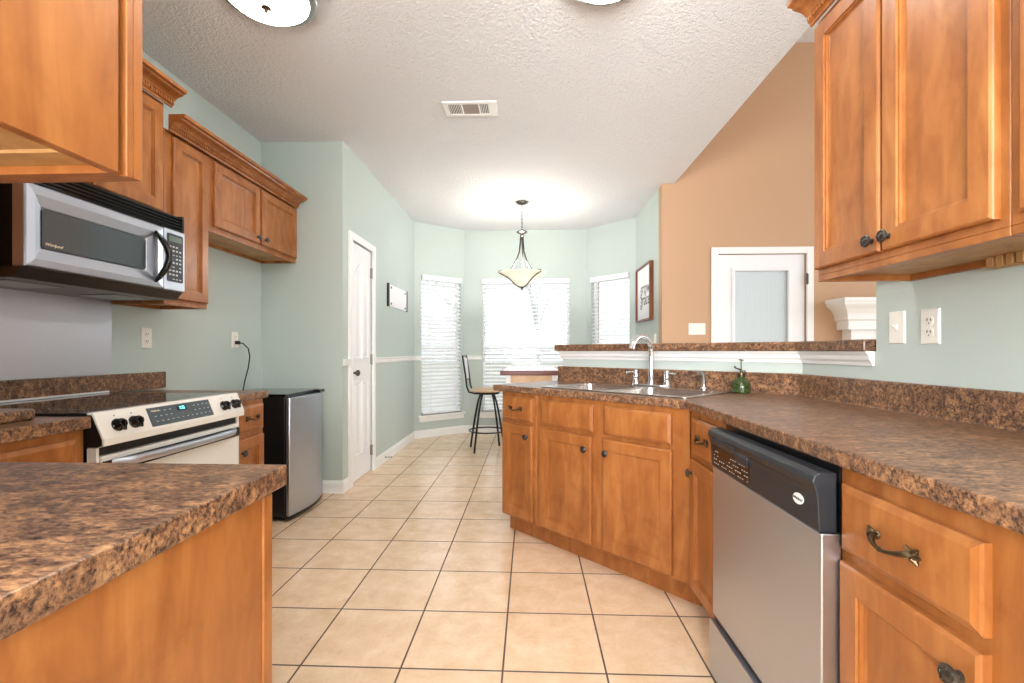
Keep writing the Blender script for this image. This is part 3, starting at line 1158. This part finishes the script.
MB().box(0.0, w, -.012, .05, .008, .192).build('kick_panel', M['steel'], d, bevel=.002)
MB().box(.002, w - .002, .006, .05, .1921, .2079).build('kick_gap', M['black'], d)

# ------------------------------------------------------------------ range
r = empty('electric_range', (-1.45, 1.476, 0), PI / 2, 'slide-in electric range with pale slanted control panel and black glass cooktop', 'range')
w = .75
MB().box(.002, w - .002, .02, .64, .02, .895).build('range_body', M['black'], r)
MB().box(0, w, .0, .665, .896, .912).build('cooktop', M['black_glass'], r, bevel=.003)
for cx, cy, rad in ((.19, .2, .11), (.56, .2, .085), (.19, .47, .085), (.56, .47, .11)):
    mb = MB()
    n = 40
    a_ = [mb.bm.verts.new((cx + rad * math.cos(2 * PI * k / n), cy + rad * math.sin(2 * PI * k / n), .9125)) for k in range(n)]
    b_ = [mb.bm.verts.new((cx + (rad - .003) * math.cos(2 * PI * k / n), cy + (rad - .003) * math.sin(2 * PI * k / n), .9125)) for k in range(n)]
    for k in range(n):
        j = (k + 1) % n
        mb.bm.faces.new((a_[k], a_[j], b_[j], b_[k]))
    mb.build('burner_ring', M['pewter'], r)
MB().box(.0, w, .648, .668, .9125, .921).build('rear_trim', M['caulk'], r, bevel=.002)
MB().extrude_x([(.02, .914), (-.002, .914), (-.006, .908), (-.040, .826), (-.040, .802), (-.02, .798), (.02, .798)], -.002, w + .002).build('control_panel', M['panel_ivory'], r, bevel=.003)
MB().extrude_x([(.02, .907), (.004, .907), (.0, .903), (-.034, .824), (-.034, .805), (-.02, .800), (.02, .800)], -.004, -.0021).build('panel_end_cap', M['black'], r)
# slanted face from (-.006,.908) to (-.040,.826)
fa = Vector((0, -.006, .908))
fb = Vector((0, -.040, .826))
fd = (fb - fa).normalized()
fn = Vector((0, fd.z, -fd.y))
if fn.y > 0:
    fn = -fn
tiltx = math.atan2(-fd.y, -fd.z)


def on_panel(x, t, off=0):
    return Vector((x, 0, 0)) + fa + fd * t + fn * off


def panel_quad(x0, x1, t0, t1, off, name, m, skew=0, th=.0012):
    mb = MB()
    vs = []
    for o_ in (off, off + th):
        vs.append([mb.bm.verts.new(on_panel(x, t, o_)) for x, t in ((x0, t0), (x1, t0), (x1 + 0, t1), (x0 + skew, t1))])
    a, b_ = vs
    mb.bm.faces.new(a)
    mb.bm.faces.new(b_)
    for i in range(4):
        j = (i + 1) % 4
        mb.bm.faces.new((a[i], a[j], b_[j], b_[i]))
    return mb.build(name, m, r)


panel_quad(.200, .535, .006, .080, .0005, 'display_panel', M['grey_glass'], .0)
panel_quad(.345, .395, .014, .034, .0019, 'clock_window', M['black_glass'])
mb = MB()
for k in range(12):
    for q in range(3):
        if q < 2 and 3 < k < 8:
            continue
        x = .225 + k * .026
        t = .022 + q * .02
        c_ = on_panel(x, t, .002)
        mb.box(c_.x, c_.x + .009, c_.y - .0008, c_.y, c_.z - .0012, c_.z + .0012)
mb.build('button_marks', M['button'], r)
q = on_panel(.370, .024, .0034)
text('clock_digits', '7:25', .017, M['cyan'], r, q, (PI / 2 - tiltx, 0, 0), 0, .0003)
q = on_panel(.235, .020, .0020)
text('logo_lettering', 'Whirlpool', .009, M['gold_mark'], r, q, (PI / 2 - tiltx, 0, 0), .3, .0003)
for x in (.066, .134, .619, .695):
    q = on_panel(x, .048, .0)
    kb = MB().lathe([(.023, 0), (.023, .004), (.019, .008), (.017, .022), (.014, .026), (0, .026)], q, fn, 22)
    kb.box(q.x - .004, q.x + .004, q.y - .031, q.y - .01, q.z - .016, q.z + .018)
    kb.build('knob', M['black_gloss'], r, smooth=True)
    q = on_panel(x, .013, .001)
    MB().lathe([(0, 0), (.0025, 0), (.002, .001), (0, .0012)], q, fn, 8).build('indicator_mark', M['red_wood'], r)
od = MB().box(.012, w - .012, -.018, .02, .225, .765).build('oven_door', M['white_enamel'], r, bevel=.004)
MB().box(.012, w - .012, -.004, .02, .768, .796).build('door_vent', M['black'], r)
pts = []
for k in range(17):
    f_ = k / 16
    pts.append((.05 + .65 * f_, -.022 - .045 * math.sin(PI * f_) ** .35 if 0 < f_ < 1 else -.018, .735))
hb = MB().tube(pts, .016, 12)
for v_ in hb.bm.verts:
    v_.co.y = -.02 + (v_.co.y + .02) * .8
hb.build('door_handle', M['steel'], od, smooth=True)
MB().extrude_x([(-.019, .748), (-.024, .748), (-.028, .722), (-.024, .705), (-.019, .705)], .016, w - .016).build('handle_backing', M['black'], od)
MB().box(.16, .59, -.0195, -.0175, .34, .60).build('oven_window', M['black_glass'], od)
MB().box(.012, w - .012, -.016, .02, .04, .215).build('storage_drawer', M['white_enamel'], r, bevel=.004)
for x in (0, w - .01):
    MB().box(x, x + .01, -.012, .02, .03, .795).build('side_trim', M['white_enamel'], r)

# steel sheet on the wall behind the range
o = MB().box(XL + .0005, XL + .003, 1.45, 2.267, 1.003, 1.42).build('steel_splash_sheet', M['steel_h'], None)
tag(o, 'bare stainless steel sheet on the wall under the microwave', 'wall panel')

# ------------------------------------------------------------------ microwave
m_ = empty('microwave', (-1.72, 1.506, 0), PI / 2, 'stainless over-the-range microwave with black bow handle and top louvers', 'microwave')
w = .731
MB().box(0.006, w - .006, .045, .405, 1.408, 1.783).build('microwave_body', M['black'], m_)
mb = MB()
prev = None
for x0, x1, z0, z1, y in ((0, .600, 1.410, 1.703, .044), (0, .600, 1.410, 1.703, .006), (.006, .596, 1.416, 1.697, 0), (.030, .560, 1.440, 1.665, -.004),
                          (.056, .506, 1.480, 1.628, .006), (.060, .502, 1.484, 1.624, .010)):
    ring = [mb.bm.verts.new(p) for p in ((x0, y, z0), (x1, y, z0), (x1, y, z1), (x0, y, z1))]
    if prev:
        for i in range(4):
            j = (i + 1) % 4
            mb.bm.faces.new((prev[i], prev[j], ring[j], ring[i]))
    prev = ring
mb.bm.faces.new(prev)
door = mb.build('microwave_door', M['steel'], m_, bevel=.002)
MB().prism(rrect(.0605, .5015, 1.4845, 1.6235, .012), .004, .0098).xf(Matrix(((1, 0, 0, 0), (0, 0, 1, 0), (0, 1, 0, 0), (0, 0, 0, 1)))).build('window_glass', M['grey_glass'], door)
text('logo_lettering', 'Whirlpool', .015, M['gold_mark'], door, (.100, .0035, 1.500), (PI / 2, 0, 0), .35, .0004)
pts = []
for k in range(15):
    f_ = k / 14
    pts.append((.546 + .018 * math.sin(PI * f_), -.002 - .052 * math.sin(PI * f_), 1.437 + .232 * f_))
MB().tube(pts, [.006 + .009 * math.sin(PI * k / 14) ** .5 for k in range(15)], 12).build('handle', M['black_gloss'], door, smooth=True)
MB().box(.602, w, -.0, .044, 1.410, 1.703).build('control_side', M['steel'], m_, bevel=.004)
MB().prism(rrect(.618, .715, 1.452, 1.682, .008), -.0025, .0005).xf(Matrix(((1, 0, 0, 0), (0, 0, 1, 0), (0, 1, 0, 0), (0, 0, 0, 1)))).build('keypad', M['console'], m_)
MB().box(.628, .705, -.0035, -.0024, 1.645, 1.672).build('clock_window', M['lcd'], m_)
mb = MB()
for i in range(4):
    for j in range(9):
        if (i * 3 + j * 5) % 7 == 0:
            continue
        x = .627 + i * .021
        z = 1.463 + j * .0192
        mb.box(x, x + .012, -.0033, -.0024, z, z + (.0075 if j % 3 else .004))
mb.build('button_marks', M['button'], m_)
mb = MB().box(0.0, w, .034, .05, 1.706, 1.785)
for k in range(5):
    z = 1.707 + k * .0158
    mb.extrude_x([(.034, z + .002), (.004 + k * .003, z), (.003 + k * .003, z + .0045), (.034, z + .0095)], .012, w - .012)
mb.box(0, .012, .004, .034, 1.706, 1.785).box(w - .012, w, .004, .034, 1.706, 1.785)
mb.build('top_louver', M['black_gloss'], m_)
MB().extrude_x([(.012, 1.409), (.045, 1.372), (.405, 1.372), (.405, 1.409)], .0, w).build('bottom_plate', M['pewter'], m_)
for x in (.05, .48):
    MB().box(x, x + .2, .12, .30, 1.368, 1.373).build('grease_filter', M['nickel'], m_)

# ------------------------------------------------------------------ mini fridge
f = empty('mini_fridge', (-1.60, 2.955, 0), PI / 2, 'compact fridge with black body and bowed silver door on the tile floor', 'fridge')
w = .475
MB().box(0, w, 0, .47, .03, .822).build('fridge_body', M['black'], f, bevel=.006)
MB().box(-.002, w + .002, -.008, .475, .822, .836).build('top_lid', M['black_gloss'], f, bevel=.005)
pts = []
for k in range(13):
    f_ = k / 12
    pts.append((w * f_, -.032 - .033 * math.sin(PI * f_)))
pts += [(w, -.006), (0, -.006)]
MB().prism(pts, .038, .812).build('door', M['steel'], f, bevel=.006, smooth=True)
MB().prism([(p[0] + .001, p[1] + .003) for p in pts], .020, .0375).build('base_trim', M['black'], f)
MB().box(.395, w, -.050, -.005, .813, .835).build('hinge_cover', M['black_gloss'], f, bevel=.004)
for x in (.04, w - .04):
    for y in (.04, .43):
        MB().lathe([(.018, 0), (.018, .012), (.012, .03)], (x, y, 0), (0, 0, 1), 12).build('foot', M['rubber'], f)


# ------------------------------------------------------------------ wall plates
def plate(kind, loc, rz_, label, cat, gang=1):
    names = {'outlet': 'wall_outlet', 'switch': 'light_switch'}
    e = empty(names[kind], loc, rz_, label, cat)
    w = .0355 * 2 if gang == 1 else .07 + .046 * (gang - 1)
    MB().loops(-w / 2, w / 2, -.057, .057, -.006, [(0, .006), (0, .003), (.004, 0), (.005, 0)]).build('cover_plate', M['ivory'], e)
    if kind == 'outlet':
        for z in (-.0195, .0195):
            mb = MB().lathe([(0, 0), (.0165, 0), (.0165, .0012), (0, .0014)], (0, -.006, z), (0, -1, 0), 20)
            so = mb.build('socket', M['ivory'], e)
            MB().box(-.0075, -.0052, -.0082, -.0073, z - .001, z + .008).box(.0052, .0075, -.0082, -.0073, z - .001, z + .006).lathe(
                [(0, 0), (.0022, 0), (.0022, .0004), (0, .0005)], (0, -.0076, z - .0085), (0, -1, 0), 10).build('socket_slots', M['slot'], so)
    else:
        for k in range(gang):
            x = (k - (gang - 1) / 2) * .046
            MB().box(x - .005, x + .005, -.0072, -.0058, -.012, .012).tube([(x, -.006, 0), (x, -.014, .006), (x, -.018, .009)], [.004, .0038, .003], 8).build('toggle', M['ivory'], e)
    return e


plate('switch', (XR, 1.688, 1.202), rr, 'single toggle light switch plate on the right wall near the opening', 'switch')
plate('outlet', (XR, 1.552, 1.199), rr, 'duplex wall outlet below the right wall cabinet', 'outlet')
plate('outlet', (XL, 2.481, 1.191), PI / 2, 'wall outlet just right of the steel sheet above the left counter', 'outlet')
plate('outlet', (XL, 3.25, 1.198), PI / 2, 'wall outlet above the mini fridge with a black plug in it', 'outlet')
plate('switch', (1.64, YB, 1.335), 0, 'three-toggle switch plate on the tan wall left of the white door', 'switch', 3)
plate('switch', (XR, 4.86, 1.24), rr, 'small switch plate on the sage wall below the framed lettering', 'switch')
# cord
e = empty('power_cord', (XL, 3.25, 1.198), 0, 'black plug and cord hanging from the outlet above the mini fridge', 'cord')
MB().box(.0085, .035, -.014, .014, -.032, -.006).build('plug', M['rubber'], e, bevel=.004)
pts = [(.034, 0, -.02), (.055, .01, -.024), (.075, .04, -.06), (.078, .055, -.12), (.07, .05, -.2), (.055, .03, -.3), (.045, .02, -.40), (.04, .02, -.55)]
MB().tube(pts, .0042, 8).build('cord', M['rubber'], e, smooth=True)
# door stop
o = MB().lathe([(.012, 0), (.012, .004), (.005, .006), (.005, .06), (.008, .062), (.008, .072), (0, .074)], (XD + .0145, 4.60, .05), (1, 0, 0), 12).build('door_stop', M['nickel'], None, smooth=True)
tag(o, 'small metal spring door stop on the white baseboard by the pantry door', 'door stop')

# ------------------------------------------------------------------ pictures
e = empty('memo_board', (XD, 4.70, 1.70), PI / 2, 'small white board with black side strips on the sage wall past the pantry door', 'wall board')
MB().box(0.02, .72, -.014, -.001, -.115, .115).build('board', M['paper'], e, bevel=.002)
MB().box(0, .035, -.02, -.0005, -.12, .12).build('side_strip', M['black'], e)
MB().box(.705, .74, -.02, -.0005, -.12, .12).build('side_strip', M['black'], e)
for x in (.10, .64):
    for z in (-.085, .085):
        MB().lathe([(0, 0), (.013, 0), (.011, .006), (0, .008)], (x, -.014, z), (0, -1, 0), 12).build('stud', M['console'], e)
o = MB().tube([(XD + .001, 5.08, 1.93), (XD + .014, 5.08, 1.93), (XD + .016, 5.08, 1.87), (XD + .006, 5.08, 1.825)], .004, 8).build('wall_hook', M['white_trim'], None)
tag(o, 'small white hook on the wall above the memo board', 'hook')

e = empty('framed_art', (XR, 5.575, 1.765), rr, 'wood-framed white print with black lettering on the sage nook wall', 'picture')
w, h = .65, .62
mb = MB()
z0, z1 = -h / 2, h / 2
mb.box(0, w, -.045, -.001, z1 - .018, z1).box(0, w, -.045, -.001, z0, z0 + .018).box(0, .018, -.045, -.001, z0 + .018, z1 - .018).box(w - .018, w, -.045, -.001, z0 + .018, z1 - .018)
mb.build('frame', M['frame_wood'], e, bevel=.001)
MB().box(.018, w - .018, -.022, -.002, z0 + .018, z1 - .018).build('print', M['paper'], e)
text('lettering', 'grow', .19, M['ink'], e, (.36, -.0228, .055), (PI / 2, 0, 0), .2, .0004)
text('lettering', 'in', .07, M['ink'], e, (.38, -.0228, -.015), (PI / 2, 0, 0), .2, .0004)
text('lettering', 'grace', .19, M['ink'], e, (.37, -.0228, -.075), (PI / 2, 0, 0), .2, .0004)

# ------------------------------------------------------------------ nook furniture
e = empty('counter_height_table', (-.31, 4.75, 0), 0, 'small tall table with white tile top and dark red edge behind the sink counter', 'table')
tw, td, tz = .64, 1.15, .918
MB().box(0, tw, 0, td, tz - .05, tz - .004).build('tabletop_edge', M['red_wood'], e, bevel=.008, seg=3)
mb = MB()
n = 4
for i in range(n):
    for j in range(5):
        a = (tw - .05) / n
        b_ = (td - .05) / 5
        mb.box(.025 + i * a + .004, .025 + (i + 1) * a - .004, .025 + j * b_ + .004, .025 + (j + 1) * b_ - .004, tz - .0045, tz)
mb.build('tabletop_tiles', M['white_tile'], e, bevel=.001, seg=1)
MB().box(.06, tw - .06, .05, .075, tz - .13, tz - .042).box(.06, tw - .06, td - .075, td - .05, tz - .13, tz - .042).box(.06, .08, .075, td - .075, tz - .13, tz - .042).box(
    tw - .08, tw - .06, .075, td - .075, tz - .13, tz - .042).build('apron', M['light_wood'], e)
for x in (.055, tw - .105):
    for y in (.045, td - .095):
        MB().box(x, x + .05, y, y + .05, 0, tz - .042).build('leg', M['white_trim'], e, bevel=.004)

e = empty('bar_stool', (-.487, 5.225, 0), 0, 'black iron swivel bar stool with tan padded seat beside the small table', 'bar stool')
MB().lathe([(0, .66), (.17, .66), (.190, .666), (.194, .678), (.186, .690), (.15, .697), (0, .699)], (0, 0, 0), (0, 0, 1), 32).build('seat', M['seat_fabric'], e, smooth=True)
MB().lathe([(0, .632), (.13, .632), (.14, .64), (.14, .659), (0, .659)], (0, 0, 0), (0, 0, 1), 24).build('swivel_plate', M['black_metal'], e)
for a in (59, 149, 239, 329):
    a = math.radians(a)
    pts = []
    for k in range(9):
        f_ = k / 8
        rad = .09 + .150 * (f_ ** .7)
        pts.append((rad * math.cos(a), rad * math.sin(a), .635 * (1 - f_)))
    MB().tube(pts, .0115, 8).build('leg', M['black_metal'], e, smooth=True)
mb = MB()
n = 32
pts = [(.205 * math.cos(2 * PI * k / n), .205 * math.sin(2 * PI * k / n), .22) for k in range(n + 1)]
mb.tube(pts, .008, 8).build('foot_ring', M['black_metal'], e, smooth=True)
for sgn in (-1, 1):
    MB().tube([(.08, sgn * .14, .648), (-.12, sgn * .15, .648), (-.19, sgn * .15, .665), (-.212, sgn * .15, .72), (-.235, sgn * .15, .90), (-.262, sgn * .15, 1.07)], .010, 8).build(
        'back_post', M['black_metal'], e, smooth=True)
mb = MB().extrude_y([(-.225, .80), (-.240, .80), (-.266, 1.04), (-.251, 1.04)], -.135, .135)
mb.build('back_pad', M['slat'], e, bevel=.004)
MB().tube([(-.225, -.15, .80), (-.225, .15, .80)], .007, 8).tube([(-.261, -.15, 1.06), (-.261, .15, 1.06)], .007, 8).build('back_rail', M['black_metal'], e)


# ------------------------------------------------------------------ ceiling lamps and vent
def dome(x, y, label):
    e = empty('ceiling_lamp', (x, y, CZ), 0, label, 'ceiling lamp', 'flush ceiling lamps of the kitchen')
    MB().lathe([(0, 0), (.200, 0), (.215, -.012), (.215, -.026), (.203, -.036), (.183, -.038), (0, -.03)], (0, 0, -.0005), (0, 0, 1), 48).build('lamp_pan', M['nickel'], e, smooth=True)
    MB().lathe([(.183, -.036), (.180, -.045), (.160, -.062), (.120, -.078), (.07, -.087), (0, -.090)], (0, 0, 0), (0, 0, 1), 48).build('glass_dome', M['lamp_dome'], e, smooth=True)
    MB().lathe([(0, -.086), (.020, -.088), (.022, -.093), (.010, -.098), (.006, -.104), (.008, -.110), (0, -.116)], (0, 0, 0), (0, 0, 1), 18).build('finial', M['brass'], e, smooth=True)


dome(-1.20, 2.055, 'frosted dome ceiling lamp at the top left with brass finial')
dome(.325, 1.97, 'frosted dome ceiling lamp just cut off by the top edge right of centre')

e = empty('ceiling_vent', (-.585, 3.035, CZ), 0, 'white three-section air vent grille in the textured ceiling', 'vent')
w, h = .36, .185
mb = MB()
b_ = .028
zt = -.010
mb.box(0, w, 0, b_, zt, -.0005).box(0, w, h - b_, h, zt, -.0005)
for x0, x1 in ((0, .035), (.118, .130), (.236, .248), (w - .055, w)):
    mb.box(x0, x1, b_, h - b_, zt, -.0005)
mb.build('vent_frame', M['white_trim'], e, bevel=.002)
MB().box(.03, w - .05, b_, h - b_, -.002, -.0006).build('vent_backing', M['slot'], e)
MB().box(.130, .236, b_, h - b_, -.007, -.003).build('damper_plate', M['tin'], e)
for x0, x1 in ((.035, .118), (.248, w - .055)):
    mb = MB()
    x = x0 + .005
    while x < x1 - .003:
        mb.box(x, x + .0045, b_, h - b_, -.009, -.003)
        x += .0115
    mb.build('louver_row', M['white_trim'], e)

# pendant
e = empty('pendant_lamp', (-.092, 5.12, CZ), 0, 'hanging pendant lamp with cream glass bowl and curved dark arms', 'pendant lamp')
MB().lathe([(0, -.0005), (.065, -.0005), (.065, -.010), (.04, -.026), (.012, -.034), (0, -.034)], (0, 0, 0), (0, 0, 1), 28).build('canopy', M['pewter'], e, smooth=True)
mb = MB()
z = -.034
k = 0
while z > -.30:
    n = 10
    lp = []
    for i in range(n + 1):
        a = 2 * PI * i / n
        p = (.008 * math.cos(a), 0, z - .012 + .014 * math.sin(a)) if k % 2 else (0, .008 * math.cos(a), z - .012 + .014 * math.sin(a))
        lp.append(p)
    mb.tube(lp, .0022, 6, False)
    z -= .021
    k += 1
mb.build('chain', M['pewter'], e)
MB().lathe([(0, -.30), (.012, -.305), (.014, -.318), (.058, -.328), (.062, -.338), (.04, -.352), (.016, -.36), (.02, -.38), (0, -.40)], (0, 0, 0), (0, 0, 1), 24).build('hub', M['pewter'], e, smooth=True)
bowlz = -.835
MB().lathe([(0, -.940), (.03, -.936), (.075, -.912), (.11, -.878), (.16, -.838), (.215, -.812), (.262, -.796), (.262, -.788), (.212, -.802), (.155, -.828), (.105, -.868), (.07, -.902), (.028, -.926), (0, -.930)],
           (0, 0, 0), (0, 0, 1), 48).build('glass_bowl', M['pendant_glass'], e, smooth=True)
for a in (200, 320, 80):
    a = math.radians(a)
    pts = [(.012, -.345), (.018, -.45), (.030, -.55), (.060, -.64), (.105, -.725), (.165, -.785), (.250, -.779), (.268, -.782), (.268, -.800), (.220, -.819), (.165, -.846), (.115, -.886), (.080, -.920), (.035, -.944), (.0, -.950)]
    MB().tube([(p[0] * math.cos(a), p[0] * math.sin(a), p[1]) for p in pts[:7]], .0085, 8).build('arm', M['pewter'], e, smooth=True)
    MB().tube([(p[0] * math.cos(a), p[0] * math.sin(a), p[1]) for p in pts[6:]], .0065, 8).build('bowl_strap', M['pewter'], e, smooth=True)
MB().lathe([(0, -.94), (.022, -.942), (.024, -.950), (.012, -.958), (.008, -.966), (.011, -.974), (0, -.982)], (0, 0, 0), (0, 0, 1), 18).build('finial', M['pewter'], e, smooth=True)

lb = bpy.data.lights.new('pendant_bulb', 'POINT')
lb.energy = 9.5
lb.shadow_soft_size = .05
lb.color = (1, .97, .95)
lo = bpy.data.objects.new('pendant_bulb', lb)
C.objects.link(lo)
lo.location = (-.092, 5.12, CZ - .72)
